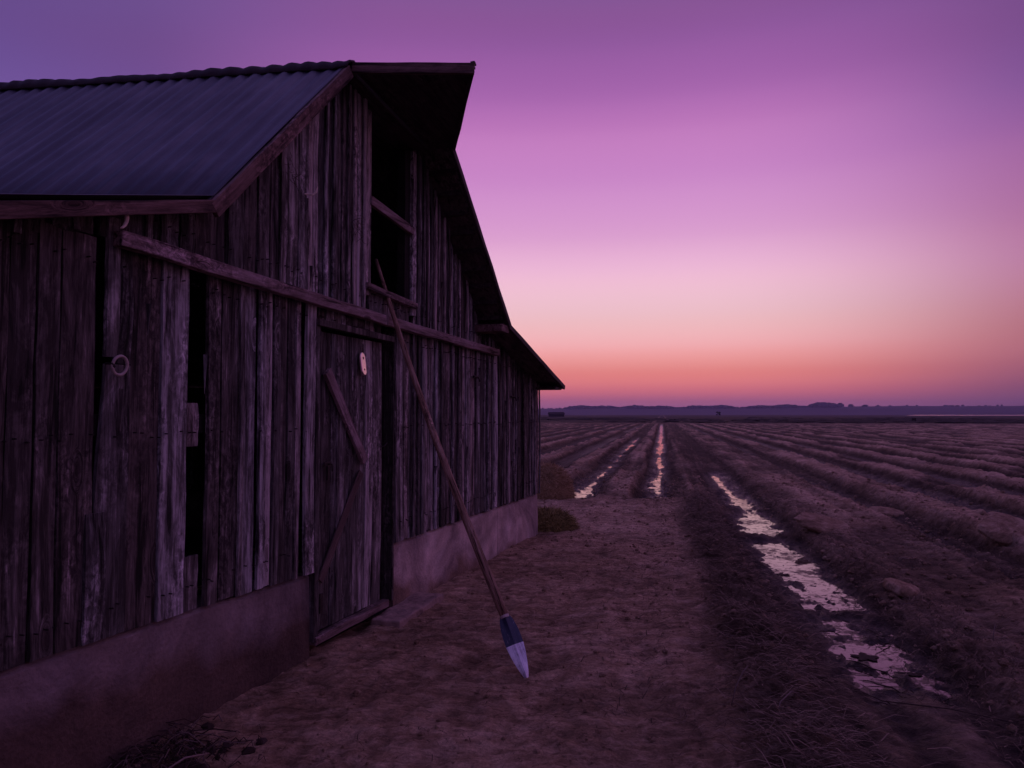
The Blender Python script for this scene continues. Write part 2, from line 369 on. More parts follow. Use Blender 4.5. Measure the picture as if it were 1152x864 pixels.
def terrain(l, t):
    """height of the ground and a wetness value"""
    wander = (vnoise(t*.22, l*0+3.1, 5) - .5) * .10 + (vnoise(t*1.1, l*.8, 9) - .5) * .07
    far = sst(110, 150, t)
    h = profile(l + wander) * (1 - far) * (1 - sst(120, 170, np.abs(l)))
    # puddled furrow: floor rises between the pools
    fl = np.exp(-((l-1.38)/.42)**2)
    bump_t = .075*np.exp(-((t-10.5)/.3)**2) + .05*np.exp(-((t-6.65)/.16)**2) + .10*sst(5.15, 4.35, t) + .05*np.exp(-((t-13.2)/.5)**2) + .022*sst(13, 16, t) + .10*sst(20, 24, t)
    h = h + fl * bump_t
    fl0 = np.exp(-((l+.10)/.40)**2)
    h = h + fl0 * (.0 + .07*(vnoise(t*.6, t*0, 31)-.42)) * (1 - .6*sst(20, 40, t))
    fl2 = np.exp(-((l+1.66)/.40)**2)
    h = h + fl2 * (.018*sst(17, 20, t) + .05*(vnoise(t*.8, t*0, 33)-.25)*sst(16, 18, t) + .08*sst(45, 60, t))
    bed = np.clip(h, 0, 1)
    h = h - bed*(.75*sst(.45, .75, vnoise(l*.62 + 5, t*.33, 207)) + .35*(vnoise(l*.9, t*1.3, 209)-.4))
    h = h + (vnoise(l*.35, t*.18, 211)-.5)*.07*sst(1.7, 2.6, np.abs(l-.6))
    hp = h
    h = h + (fl + fl0 + fl2) * ((fbm(l*9, t*4.5, 3, 71, .6) - .5)*.09) / (1 + (t/25.)**2) * (.3 + .7*sst(4.4, 5.2, t))
    # roughness: flanks and floors are cloddy, bed tops smooth
    sl = np.abs(profile(l + .06) - profile(l - .06)) / .12
    rough = np.clip(.25 + sl * 1.6, 0, 1.1)
    near = 1 / (1 + (t/70.)**2)
    warp = (fbm(l*1.7, t*1.7, 2, 91) - .5) * .9
    n1 = fbm(l*2.6 + warp, t*1.9 + warp, 3, 3, .55)-.5
    n2 = fbm(l*8.5 + warp*2, t*4.6, 4, 41, .6, True)-.5
    n3 = vnoise(l*27, t*21, 77)-.5
    n4 = fbm((l + .55*t)*6, (t - .4*l)*1.6, 3, 55, .6, True)-.5     # drag marks running aslant down the flanks
    n5 = fbm(l*15 + warp*3, t*13, 2, 63, .5, True)-.5
    lines = vnoise(l*7.5 + warp*.4, t*.22, 101) - .5; lines2 = vnoise(l*17 + warp*.6, t*.5, 103) - .5
    field = h + (lines*.028 + lines2*.012)*near + rough*near*(.35 + .65*sst(3.6, 5.4, t + .6*np.abs(l-1.4)))*(n1*.11 + n2*.11 + n4*.085 + n5*.035) + n3*.012*near
    # yard: trodden, nearly level, a faint rut
    ym = sst(.62, .15, l + (vnoise(t*.9, l*0, 12)-.5)*.22) * sst(YARD_END + .25, YARD_END - .25, t + (vnoise(l*1.4, t*0, 8)-.5)*.7)
    rut = -.018*np.exp(-((l+.15)/.16)**2) - .012*np.exp(-((l+.75)/.12)**2) + .012*np.exp(-((l+.45)/.14)**2)
    yard = n1*.045 + n2*.034*(.3+vnoise(l*.7, t*.7, 66)) + n5*.020 + n3*.009 + rut*(.5+vnoise(l*2, t*.6, 4))
    h = field*(1-ym) + yard*ym
    # bank: spilled, overgrown edge of the furrow beside the yard
    bank = np.exp(-((l-.62)/.24)**2) * sst(16, 13, t)
    h = h + bank*(.03 + n4*.14 + n5*.03)
    wet = np.clip((-.035 - hp)/.05, 0, 1) * (1-ym) * (1-far)
    wet = np.maximum(wet, np.exp(-((l-1.45)/.55)**2)*sst(8.5, 4.8, t)*.55)
    wet = np.maximum(wet*.6, np.clip((-.028 - h)/.055, 0, 1) * np.clip(fl*1.6 + fl0*1.6 + fl2*1.6, 0, 1) * (1-far))
    relief_shade = np.clip(.25 - .17*sst(9, 45, t) + (n2 + n4)*.45 + lines*.5 + lines2*.25 + (hp-.03)*5.5, 0, 1)  # paints furrow light and shade into the albedo, following height and roughness
    relief_shade = relief_shade*(1-far) + .3*far
    relief_shade = relief_shade*(1-ym) + (.79 + n1*.7 + n2*.5 + n5*.3)*ym
    relief_shade = relief_shade*(1 - .45*bank)
    return h, wet, np.clip(relief_shade, 0, 1)

def build_ground():
    ls = [0.0]; 
    L0, L1 = -3.6, 5.0; base = .0245
    ins = list(np.arange(L0, L1, base))
    r = []; x = L1
    while x < 170: r.append(x); x += base + .0145*(x-L1)
    while x < 6000: r.append(x); x *= 1.35
    lft = []; x = L0
    while x > -170: x -= base + .0145*(L0-x); lft.append(x)
    while x > -6000: x *= 1.35; lft.append(x)
    ls = np.array(lft[::-1] + ins + r)
    ts = [-60, -25, -10, -5, -3, -2, -1, 0, .6]; x = 1.0
    while x < 155: ts.append(x); x += max(.0235, .0052*x)
    while x < 7000: ts.append(x); x *= 1.12
    ts = np.array(ts)
    L, T = np.meshgrid(ls, ts)
    h, wet, relief_shade = terrain(L, T)
    X = L*CP + T*SP; Y = -L*SP + T*CP
    nv = L.size; co = np.empty((nv, 3), dtype=np.float32); co[:, 0] = X.ravel(); co[:, 1] = Y.ravel(); co[:, 2] = h.ravel()
    nl, ntt = len(ls), len(ts)
    i = np.arange(nv).reshape(ntt, nl)
    q = np.stack([i[:-1, :-1], i[:-1, 1:], i[1:, 1:], i[1:, :-1]], -1).reshape(-1, 4)
    me = bpy.data.meshes.new('field_ground')
    me.vertices.add(nv); me.vertices.foreach_set('co', co.ravel())
    me.loops.add(q.size); me.loops.foreach_set('vertex_index', q.ravel().astype(np.int32))
    me.polygons.add(len(q)); me.polygons.foreach_set('loop_start', np.arange(0, q.size, 4, dtype=np.int32))
    me.update(calc_edges=True)
    me.polygons.foreach_set('use_smooth', np.ones(len(q), dtype=bool))
    at = me.attributes.new('wet', 'FLOAT', 'POINT'); at.data.foreach_set('value', wet.ravel().astype(np.float32))
    at = me.attributes.new('relief_shade', 'FLOAT', 'POINT'); at.data.foreach_set('value', relief_shade.ravel().astype(np.float32))
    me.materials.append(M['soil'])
    o = bpy.data.objects.new('ground', me); COL.objects.link(o); o['kind'] = 'structure'
    print('ground verts', nv)
build_ground()
def gh(x, y):
    l = x*CP - y*SP; t = x*SP + y*CP
    return float(terrain(np.array([l]), np.array([t]))[0][0])

# pools of water in the furrows
def puddle(l0, l1, t0, t1, z):
    vs = [(*LT(a, b), z) for a, b in ((l0, t0), (l1, t0), (l1, t1), (l0, t1))]
    mb = MB(); mb.add(vs, [(0, 1, 2, 3)]); o = mb.build('puddle', M['water'], None); o['kind'] = 'structure'
puddle(.95, 1.85, 3.6, 6.68, -.080)
puddle(.95, 1.85, 6.70, 10.3, -.079)
puddle(.95, 1.85, 10.4, 14.4, -.080)
puddle(.95, 1.85, 14.42, 26, -.090)
puddle(-.6, .35, 14.2, 110, -.090)
puddle(-2.15, -1.2, 14.2, 60, -.080)

# meadow past the field, lake and hills far off
mb = MB(); mb.add([(-3000, 141, .03), (3000, 141, .03), (3000, 3400, .03), (-3000, 3400, .03)], [(0, 1, 2, 3)])
mb.build('meadow', M['meadow'])['kind'] = 'structure'
mb = MB(); mb.add([(480, 900, .05), (2300, 900, .05), (2300, 2050, .05), (1130, 2050, .05), (760, 1400, .05)], [(0, 1, 2, 3, 4)])
mb.build('lake_water', M['lake'])['kind'] = 'structure'
def hilltop(a): return 24 + .6*math.sin(a*.31) + .5*math.sin(a*.9+1) + 3.2*float(sst(17, 26, a)) - 3*float(sst(7, 3, a))
def hills():
    mb = MB(); N_ = 260; rows = 4
    for i in range(N_+1):
        az = R(-60 + 125*i/N_); s = math.sin(az); c = math.cos(az)
        azd = math.degrees(az)
        top = hilltop(azd)
        for D, hh in ((2150, -1), (2350, top*.55), (2550, top*.95), (2800, top)):
            mb.v.append((s*D, c*D, hh + (rnd.uniform(-.6, .6) if hh > 0 else 0))); mb.t.append((.5, .5, .5))
    for i in range(N_):
        for k in range(3): a = i*4+k; mb.f.append((a, a+4, a+5, a+1))
    mb.build('hills', M['hill'], smooth=True)['kind'] = 'structure'
hills()
def blob(mb, c, rx, rz, n=9, tone=(.5,.5,.5)):
    vs = []; fs = []
    rings = [(-.6, .6), (0, 1), (.55, .8), (.95, .3)]
    for z, r_ in rings:
        for k in range(n):
            a = 2*math.pi*k/n; q = r_*rx*rnd.uniform(.75, 1.2)
            vs.append((c[0]+q*math.cos(a), c[1]+q*math.sin(a), c[2]+z*rz*rnd.uniform(.9, 1.1)))
    for j in range(3):
        for k in range(n): fs.append((j*n+k, j*n+(k+1)%n, (j+1)*n+(k+1)%n, (j+1)*n+k))
    fs.append(tuple(3*n+k for k in range(n)))
    mb.add(vs, fs, tone)
mb = MB()
for i in range(900):
    az = R(rnd.uniform(4, 24) if rnd.random() < .75 else rnd.uniform(-5, 60)); D = rnd.uniform(2450, 2600)
    azd = math.degrees(az)
    top = hilltop(azd)*.93
    dens = .5 + .5*math.sin(azd*2.1)*math.sin(azd*.77+1)
    if azd > 26 or azd < 4: dens *= .15
    sz = rnd.uniform(2.6, 6)*(.5+dens)
    if 22 < azd < 24.2: sz *= 1.7
    blob(mb, (math.sin(az)*D, math.cos(az)*D, top + sz*.3), sz*rnd.uniform(1., 2.2), sz)
tag(mb.build('far_woods', M['woods'], smooth=False), 'low line of trees along the crest of the hazy purple hills', 'woods', kind='stuff')
# rough grass strip on the field's far edge
mb = MB()
for i in range(2600):
    l = rnd.uniform(-110, 190); t = 143 + rnd.random()**2*190
    p = LT(l, t); s = rnd.uniform(.25, .75) * (1.5 if rnd.random() < .06 else 1)
    if vnoise(np.array([l*.045]), np.array([t*.05]), 6)[0] < .42: continue
    blob(mb, (p[0], p[1], .0), s*rnd.uniform(1.5, 5), s*.5, 7)
tag(mb.build('rough_grass', M['woods']), 'strip of rough dark grass and scrub beyond the far edge of the field', 'grass', kind='stuff')

def far_tree(loc, h, label, name='distant_tree'):
    e = empty(name, loc); tag(e, label, 'tree')
    mb = MB(); mb.tube([(0, 0, -.2), (0, 0, h*.5)], [h*.05, h*.03], 6); mb.build('trunk', M['twig'], e)
    mb = MB()
    for i in range(26):
        a = rnd.uniform(0, 6.28); q = rnd.random()**.6*h*.42
        blob(mb, (q*math.cos(a), q*math.sin(a), h*rnd.uniform(.35, .85)), h*rnd.uniform(.08, .18), h*.12, 6)
    mb.build('crown', M['woods'], e)
far_tree((123.5, 443, 0), 3.4, 'small lone dark tree far out on the plain below the hills')
far_tree((76.5, 140.5, 0), 1.0, 'dark round bush on the far field edge below the pale lake', 'distant_bush')

# distant shed
e = empty('distant_shed', (26.4, 440, 0), R(8)); tag(e, 'tiny dark shed on the plain just right of the barn corner', 'shed')
mb = MB(); mb.box(-4.3, 4.3, -2.4, 2.4, -.2, 1.7); mb.build('shed_wall', M['shedm'], e)
mb = MB(); mb.add([(-4.7,-2.8,1.6),(4.7,-2.8,1.6),(4.7,0,2.9),(-4.7,0,2.9),(4.7,2.8,1.6),(-4.7,2.8,1.6),(-4.7,-2.8,1.5),(4.7,-2.8,1.5),(4.7,2.8,1.5),(-4.7,2.8,1.5)],
   [(0,1,2,3),(3,2,4,5),(6,9,8,7),(0,6,7,1),(5,4,8,9),(1,7,8,4,2),(0,3,5,9,6)]); mb.build('shed_roof', M['shedm'], e)
mb = MB(); mb.box(-.8, .8, -2.46, -2.41, 0, 1.4); mb.build('shed_door', M['inner'], e)

# ------------------------------------------------------------------ barn
TH = R(18.3); P0 = (.3466, 9.9926)
barn = empty('barn', (P0[0], P0[1], 0), math.pi/2 - TH)
tag(barn, 'weathered grey board barn with corrugated metal roof, concrete footing and hay hood', 'barn')
SH = -.1926
def B(s, k, h):       # s along the front (0 at far corner), k out of the wall (+) or into the barn (-)
    b = -k; return (s + (SH*b if b > .5 else 0), b, h)
DEPTH = 7.0
ROOF = [(-9.55, 1.86), (-6.435, 2.742), (-5.12, 4.06), (-3.70, 3.946), (-2.132, 2.561), (.2, 2.0)]
def rooftop(s):
    for (a, ha), (b, hb) in zip(ROOF, ROOF[1:]):
        if s <= b: return ha + (hb-ha)*(s-a)/(b-a)
    return ROOF[-1][1]

# footing
mb = MB()
def footing(mb, s0, s1):
    n = max(2, int((s1-s0)/.12)); vs = []
    for i in range(n+1):
        s = s0 + (s1-s0)*i/n
        tp = .545 + (.045 if s < -5.4 else 0)*min(1, (-5.4-s)/2) if s < -5.4 else .545 - .02*max(0, (s+4.17)/4.17)
        tp += rnd.uniform(-.005, .005)
        vs += [(s, -.0 + rnd.uniform(-.004, .004), -.3), (s, rnd.uniform(-.004, .004), .25), (s, .006+rnd.uniform(-.003, .003), tp-.02), (s, .03, tp), (s, .25, tp), (s, .25, -.3)]
    fs = []
    for i in range(n):
        for k in range(6): fs.append((i*6+k, i*6+(k+1)%6, (i+1)*6+(k+1)%6, (i+1)*6+k))
    fs += [tuple(range(6))[::-1], tuple(n*6+k for k in range(6))]
    mb.add(vs, fs)
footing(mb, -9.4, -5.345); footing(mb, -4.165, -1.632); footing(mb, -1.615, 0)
# side and back footing
for a, b in (((0, -.251), (0, -DEPTH)), ((0, -DEPTH), (-9.4, -DEPTH)), ((-9.4, -DEPTH), (-9.4, -.251))):
    pa = B(a[0]-(.1 if a[0] == 0 else -.1), a[1], .12); pb = B(b[0]-(.1 if b[0] == 0 else -.1), b[1], .12)
    mb.bar(pa, pb, .2, .8)
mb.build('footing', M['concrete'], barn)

# boards -------------------------------------------------
def tone(lo=0., hi=1.):
    c = (lo+hi)/2; w_ = (hi-lo)*.72; return (c + rnd.uniform(-w_, w_), rnd.random(), rnd.random())
def board(mb, s0, s1, h0, h1, k, th=.022, lean=0, tn=None, jit=.004, taper=0, h1b=None, seg=9):
    """upright plank; front face at k; lean shifts the foot sideways; ragged edges"""
    tn = tn or tone(); vs = []
    if h1b is None: h1b = h1
    bow = rnd.uniform(-.008, .012); ph = rnd.uniform(0, 6)
    el = 0; er = 0
    for i in range(seg+1):
        u = i/seg
        el = el*.6 + rnd.uniform(-jit, jit); er = er*.6 + rnd.uniform(-jit, jit)
        a = s0 + lean*(1-u) + el + taper*(1-u); b = s1 + lean*(1-u) + er
        za = h0 + (h1-h0)*u; zb = h0 + (h1b-h0)*u
        kk = k + bow*math.sin(u*3.14)
        cup = .003
        vs += [(a, -kk+th, za), (a, -kk, za), ((a+b)/2, -kk-cup, (za+zb)/2), (b, -kk, zb), (b, -kk+th, zb)]
    fs = [(0,1,2,3,4), tuple(seg*5+j for j in (4,3,2,1,0))]
    for i in range(seg):
        for j in range(5): fs.append((i*5+j, i*5+(j+1)%5, (i+1)*5+(j+1)%5, (i+1)*5+j))
    mb.add(vs, fs, tn)

low = MB()
def run(mb, s0, s1, h0, h1f, wmin=.07, wmax=.19, lo=.15, hi=.75, gap=.006, batten=.25, kbase=.0):
    s = s0
    while s < s1 - .03:
        w = min(rnd.uniform(wmin, wmax), s1 - s)
        if s1 - s - w < .05: w = s1 - s
        g = rnd.uniform(.003, gap*2)
        a, b = s, s + w - g
        k = kbase + rnd.choice((0, .004, .008, .014)) + rnd.uniform(-.002, .002)
        board(mb, a, b, h0(s) - .0 + rnd.uniform(-.012, .012), h1f(a), k, h1b=h1f(b), lean=rnd.uniform(-.006, .006), tn=tone(lo, hi))
        if rnd.random() < batten:                       # a narrow strip nailed over the joint
            board(mb, b-.016, b+.018, h0(s), h1f(b)-.0, k+.024, th=.014, tn=tone(lo, hi+.1), h1b=h1f(b+.03))
        s += w
fb = lambda s: .56 + (.04*min(1, (-5.4-s)/2) if s < -5.4 else -.02*max(0, (s+4.17)/4.17)) - .0
BH = lambda s: 2.40 - .025*(s+6.9)/1.3 if s < -5 else 2.34 - .016*(s+5)      # beam centre line
lowtop = lambda s: min(BH(s)-.01, rooftop(s)-.06)
# left bay, hand placed
spec = [(-9.35,-9.12),(-9.12,-8.86),(-8.86,-8.66),(-8.66,-8.4),(-8.4,-8.2),(-8.2,-7.97),(-7.97,-7.78),(-7.78,-7.60),(-7.60,-7.465),(-7.46,-7.345),(-7.34,-7.235),(-7.23,-7.06)]
for a, b in spec: board(low, a, b-.005, fb(a), min(lowtop(a), rooftop(a)-.05), rnd.uniform(0, .012), h1b=min(lowtop(b), rooftop(b)-.05), tn=tone(.02, .3), lean=rnd.uniform(-.008, .008))  # low tone paints the light fading towards the left
board(low, -7.02, -6.955, 1.86, 2.50, .03, tn=(.55, .3, .4))                           # short board above the ring
board(low, -7.0, -6.865, fb(-7), 1.83, .008, lean=-.0, tn=(.35, .2, .8), taper=-.085)   # tapering plank under it
board(low, -6.95, -6.862, 1.835, lowtop(-6.9), .006, tn=(.3, .2, .1))
board(low, -7.095, -6.99, fb(-7.05), 1.16, .014, tn=(.42, .1, .3))
board(low, -6.858, -6.682, fb(-6.8), lowtop(-6.8), .004, tn=(.30, .95, .2))
board(low, -6.675, -6.50, fb(-6.6), lowtop(-6.6), .012, tn=(.70, .1, .9), jit=.006)
board(low, -6.35, -6.262, fb(-6.3), lowtop(-6.3), .012, tn=(.34, .7, .5), lean=.01)
board(low, -6.478, -6.38, fb(-6.4), .86, -.005, tn=(.5, .6, .5))
board(low, -6.485, -6.37, 1.43, 1.66, -.03, tn=(.55, .9, .3))
run(low, -6.235, -5.93, fb, lowtop, .08, .16, .25, .6)
run(low, -5.915, -5.79, fb, lowtop, .05, .08, .7, .98)
run(low, -5.78, -5.49, fb, lowtop, .07, .12, .2, .7)
board(low, -5.455, -5.355, fb(-5.4)-.0, lowtop(-5.4)-.01, .035, tn=(.78, .3, .6), jit=.006)
# over the door
run(low, -5.35, -4.42, lambda s: 2.235, lowtop, .06, .12, .2, .6, kbase=.0)
# right bays
board(low, -4.165, -4.03, fb(-4.1), lowtop(-4.1), .022, tn=(.62, .4, .15), jit=.006)
run(low, -4.02, -2.83, fb, lowtop, .06, .13, .2, .72)
run(low, -2.79, -1.66, fb, lowtop, .06, .13, .25, .75)
run(low, -1.60, -.012, fb, lambda s: rooftop(s)-.045 if s > -1.75 else lowtop(s), .06, .12, .2, .65)
low.build('lower_siding', M['wood'], barn)

up = MB()
uptop = lambda s: rooftop(s) - .045
b0 = lambda s: BH(s) + .0
run(up, -7.98+.0, -6.9, lambda s: min(BH(s)+.0, rooftop(s)-.1), uptop, .1, .18, .1, .3)
run(up, -6.9, -6.55, b0, uptop, .08, .14, .15, .4)
run(up, -6.55, -5.95, b0, uptop, .08, .13, .1, .4, batten=.2)
run(up, -5.93, -5.55, b0, uptop, .08, .15, .35, .75, batten=.6)
run(up, -5.55, -4.72, b0, uptop, .06, .12, .25, .85, batten=.6, gap=.012)
run(up, -3.86, -1.68, b0, uptop, .06, .12, .2, .7, batten=.4)
# panel below the loft opening
run(up, -4.62, -3.93, b0, lambda s: 2.53, .16, .3, .3, .55, batten=0)
up.build('upper_siding', M['wood'], barn)

# nail heads and a few lifted splinters keep the boards from reading as new stock
sp = MB()
for i in range(45):
    s = rnd.uniform(-7.4, -.2); h = rnd.uniform(.8, 3.2)
    if h > rooftop(s)-.2 or (-5.4 < s < -4.1 and h < 2.3) or (-4.7 < s < -3.9 and h > 2.5): continue
    L = rnd.uniform(.05, .22); w = rnd.uniform(.003, .008)
    sp.add([(s, -.026, h), (s+w, -.026, h), (s+w*.6, -.034-rnd.random()*.012, h+L), (s, -.016, h+L*1.02)], [(0, 1, 2), (0, 2, 3)], tone(.2, .6))
sp.build('splinters', M['wood'], barn)['kind'] = 'stuff'

nl = MB()
for i in range(150):
    s = -7.9 + 7.8*i/150 + rnd.uniform(-.02, .02)
    for h in (.72, 1.5, BH(s)-.12, BH(s)+.14):
        h += rnd.uniform(-.015, .015)
        if h > rooftop(s)-.1 or (-5.4 < s < -4.1 and h < 2.25) or rnd.random() < .25: continue
        nl.tube([(s, -.012, h), (s, -.034, h)], .0035, 5)
nl.build('nail_heads', M['iron'], barn)['kind'] = 'stuff'
# beam across the front
mb = MB()
def beamseg(mb, s0, s1, tn):
    n = int((s1-s0)/.25)+1
    a = Vector((s0, -.058, BH(s0))); b = Vector((s1, -.058, BH(s1)))
    mb.bar(a, b, .06, .075, tone=tn, nseg=n, wob=.0035)
beamseg(mb, -7.0, -4.46, (.6, .3, .2)); beamseg(mb, -4.455, -1.79, (.55, .6, .7))
mb.build('cross_beam', M['beam'], barn, bevel=.006)

# loft opening
w = MB(); w.box(-4.70, -4.625, -.03, .02, 2.50, 3.93, tone(.5, .7)); w.box(-3.925, -3.85, -.04, .02, 2.44, 3.86, tone(.75, .9))
lw = w.build('loft_window', M['wood'], barn, bevel=.004)
w = MB(); w.bar((-4.72, -.03, 2.565), (-3.87, -.03, 2.525), .07, .05, tone=tone(.4, .6)); w.build('sill', M['beam'], lw, bevel=.004)
w = MB(); w.bar((-4.64, -.028, 3.235), (-3.90, -.028, 3.165), .035, .07, tone=tone(.4, .6)); w.build('crossbar', M['beam'], lw, bevel=.004)
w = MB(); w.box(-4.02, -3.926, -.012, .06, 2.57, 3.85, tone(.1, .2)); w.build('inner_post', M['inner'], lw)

# door
dr = MB(); s = -5.285
widths = [.085, .10, .07, .12, .09, .13, .075, .11, .145]; tot = sum(widths); 
for i, wd in enumerate(widths):
    wd = wd/tot*(-4.375+5.285)
    board(dr, s, s+wd-.004, .145, 2.165, -.012 + rnd.choice((0, .003, .006)), tn=((.85 if i == 7 else rnd.uniform(.2, .6)), rnd.random()*.6, rnd.random()), jit=.0025)
    s += wd
door = dr.build('door', M['wood'], barn)
plank('upper_brace', (-5.215, -.028, 1.895), (-4.70, -.03, 1.25), .028, .075, M['beam'], door, tone=(.65, .2, .3))
plank('lower_brace', (-4.72, -.014, 1.17), (-5.25, -.014, .48), .012, .07, M['beam'], door, tone=(.0, .4, .7))
# oval pale plate with two screw holes
w = MB(); vs = []; n = 20
for lay, (k, sc) in enumerate(((.0, 1), (.010, 1), (.014, .86))):
    for i in range(n):
        a = 2*math.pi*i/n; hh = .048 if math.sin(a) >= 0 else -.048
        vs.append((-4.724 + .052*sc*math.cos(a), -.006 - k, 1.975 + hh + .040*sc*math.sin(a)))
fs = [tuple(range(n))[::-1], tuple(2*n+i for i in range(n))]
for lay in (0, 1):
    for i in range(n): fs.append((lay*n+i, lay*n+(i+1)%n, (lay+1)*n+(i+1)%n, (lay+1)*n+i))
w.add(vs, fs); pl = w.build('oval_plate', M['plate'], door)
for hh, rr in ((2.018, .010), (1.932, .007)):
    w = MB(); w.tube([(-4.724, -.0198, hh), (-4.724, -.0225, hh)], rr, 10); w.build('screw', M['iron'], pl)
# the plate is bent and faces the afterglow
PC = Vector((-4.724, -.006, 1.975)); rm = Matrix.Translation(PC + Vector((0, -.012, 0))) @ Euler((R(-7), 0, R(11))).to_matrix().to_4x4() @ Matrix.Translation(-PC)
pl.matrix_local = rm
# latch on the left edge, lower strap, keeper on the right edge
w = MB(); w.box(-5.235, -5.15, -.03, -.02, 1.245, 1.275); w.box(-5.20, -5.175, -.034, -.02, 1.15, 1.245); w.tube([(-5.19, -.03, 1.26), (-5.19, -.06, 1.26), (-5.185, -.06, 1.21)], .006, 6)
w.build('latch', M['iron'], door, bevel=.002)
w = MB(); w.box(-5.27, -5.235, -.03, -.02, .27, .40); w.build('hinge_strap', M['iron'], door, bevel=.002)
w = MB(); w.tube([(-4.44, -.02, 1.345), (-4.40, -.035, 1.35), (-4.365, -.04, 1.375)], .0045, 6); w.tube([(-4.395, -.03, 1.35), (-4.39, -.034, 1.29)], .004, 6); w.build('keeper', M['iron'], door)
# frame
w = MB(); w.bar((-5.345, -.03, 2.215), (-4.27, -.03, 2.20), .05, .045, tone=tone(.2, .4)); w.box(-5.342, -5.292, -.03, .05, .10, 2.19, tone(.15, .3)); w.box(-4.195, -4.168, -.005, .10, .10, 2.3, tone(.05, .15))
w.build('door_frame', M['wood'], barn, bevel=.003)
w = MB(); w.bar((-5.335, -.015, .105), (-4.32, -.015, .115), .06, .055, tone=(.3, .7, .2), nseg=5, wob=.003); w.build('threshold', M['beam'], barn, bevel=.005)
# hardware on the boards
w = MB(); pts = []
for i in range(24): a = 2*math.pi*i/24; pts.append((-6.965 + .041*math.cos(a), -.052 - .006*math.sin(a), 1.822 + .043*math.sin(a)))
w.tube(pts, .0072, 8, closed=True); ring = w.build('iron_ring', M['ringm'], barn, smooth=True)
w = MB(); w.tube([(-7.008, -.015, 1.83), (-7.008, -.056, 1.828), (-7.0, -.062, 1.812)], .006, 6); w.build('staple', M['iron'], ring)
w = MB(); pts = []
for i in range(9): a = R(70 - 150*i/8); pts.append((-7.045 + .042*math.cos(a), -.115, 2.495 + .062*math.sin(a)))
w.tube(pts, [.004, .006, .007, .008, .009, .009, .008, .006, .003], 8); w.build('hanging_hook', M['hookm'], barn, smooth=True)
w = MB()
w.tube([(-5.49, -.02, 3.04), (-5.46, -.06, 3.04), (-5.44, -.075, 3.06), (-5.43, -.08, 3.10)], [.006, .006, .007, .003], 6)
w.build('bent_spike', M['hookm'], barn)
w = MB()
for s, h in ((-2.42, 1.98), (-1.18, 1.80)):
    w.tube([(s, -.02, h), (s, -.07, h), (s+.02, -.075, h-.03)], .008, 6); w.tube([(s-.05, -.03, h+.01), (s+.05, -.03, h+.01)], .012, 6)
    w.build('wall_hook', M['iron'], barn) if False else None
for s, h in ((-2.42, 1.98), (-1.18, 1.80)):
    w = MB(); w.tube([(s, -.02, h), (s, -.07, h), (s+.02, -.075, h-.04)], .009, 6); w.tube([(s-.05, -.032, h+.01), (s+.05, -.032, h+.01)], .013, 6)
    w.build('wall_hook', M['iron'], barn)
# dead vine and old bird nests caught in the broken boards
def tangle(c, r, n, name):
    w = MB()
    for i in range(n):
        p = Vector(c) + Vector((rnd.gauss(0, r*.5), -abs(rnd.gauss(.01, .012)), rnd.gauss(0, r)))
        d = Vector((rnd.uniform(-1, 1), rnd.uniform(-.3, .1), rnd.uniform(-1, 1))).normalized(); pts = [p]
        for j in range(4):
            d = (d + Vector((rnd.uniform(-.6, .6), rnd.uniform(-.3, .2), rnd.uniform(-.6, .6)))).normalized(); pts.append(pts[-1] + d*r*.35)
            if pts[-1].y > -.018: pts[-1].y = -.02
        w.tube(pts, rnd.uniform(.0008, .002), 4, tone=(rnd.random()**2*.8, 0, 0))
    w.build(name, M['twig'], barn)['kind'] = 'stuff'
tangle((-5.66, -.03, 3.12), .045, 26, 'dead_vine'); tangle((-4.88, -.03, 2.98), .06, 30, 'dead_vine'); tangle((-3.80, -.03, 3.12), .04, 14, 'dead_vine')

# inner structure: posts and a rail seen through the gaps; other walls
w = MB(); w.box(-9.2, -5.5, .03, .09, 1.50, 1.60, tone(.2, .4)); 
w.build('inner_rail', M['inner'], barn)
def wallrun(a, b, name, topf):
    mb = MB(); n = int(math.dist(a, b)/.16)
    A = Vector((*a, 0)); Bv = Vector((*b, 0)); d = (Bv-A)/n
    nrm = Vector((d.y, -d.x, 0)).normalized()*.02
    for i in range(n):
        p = A + d*i; q = A + d*(i+.985); tp = topf((i+.5)/n)
        hh0, hh1 = .5, tp
        vs = [p+nrm+Vector((0,0,hh0)), q+nrm+Vector((0,0,hh0)), q-nrm+Vector((0,0,hh0)), p-nrm+Vector((0,0,hh0))]
        vs += [v+Vector((0,0,hh1-hh0)) for v in vs]
        mb.add(vs, [(3,2,1,0),(4,5,6,7),(0,1,5,4),(1,2,6,5),(2,3,7,6),(3,0,4,7)], tone(.2, .6))
    mb.build(name, M['wood'], barn)
cR = (-.03, .03); cRb = B(-.03, -DEPTH, 0)[:2]; cLb = B(-9.37, -DEPTH, 0)[:2]; cL = (-9.37, .03)
wallrun(cR, cRb, 'side_wall', lambda u: 1.98); wallrun(cLb, cL, 'side_wall', lambda u: 1.88)
wallrun(cRb, cLb, 'back_wall', lambda u: rooftop(-.03 - 9.34*u) - .05)
w = MB(); w.add([B(-.1, -.05, .02), B(-9.3, -.05, .02), B(-9.3, -DEPTH, .02), B(-.1, -DEPTH, .02)], [(0,1,2,3)]); w.build('floor_slab', M['inner'], barn)
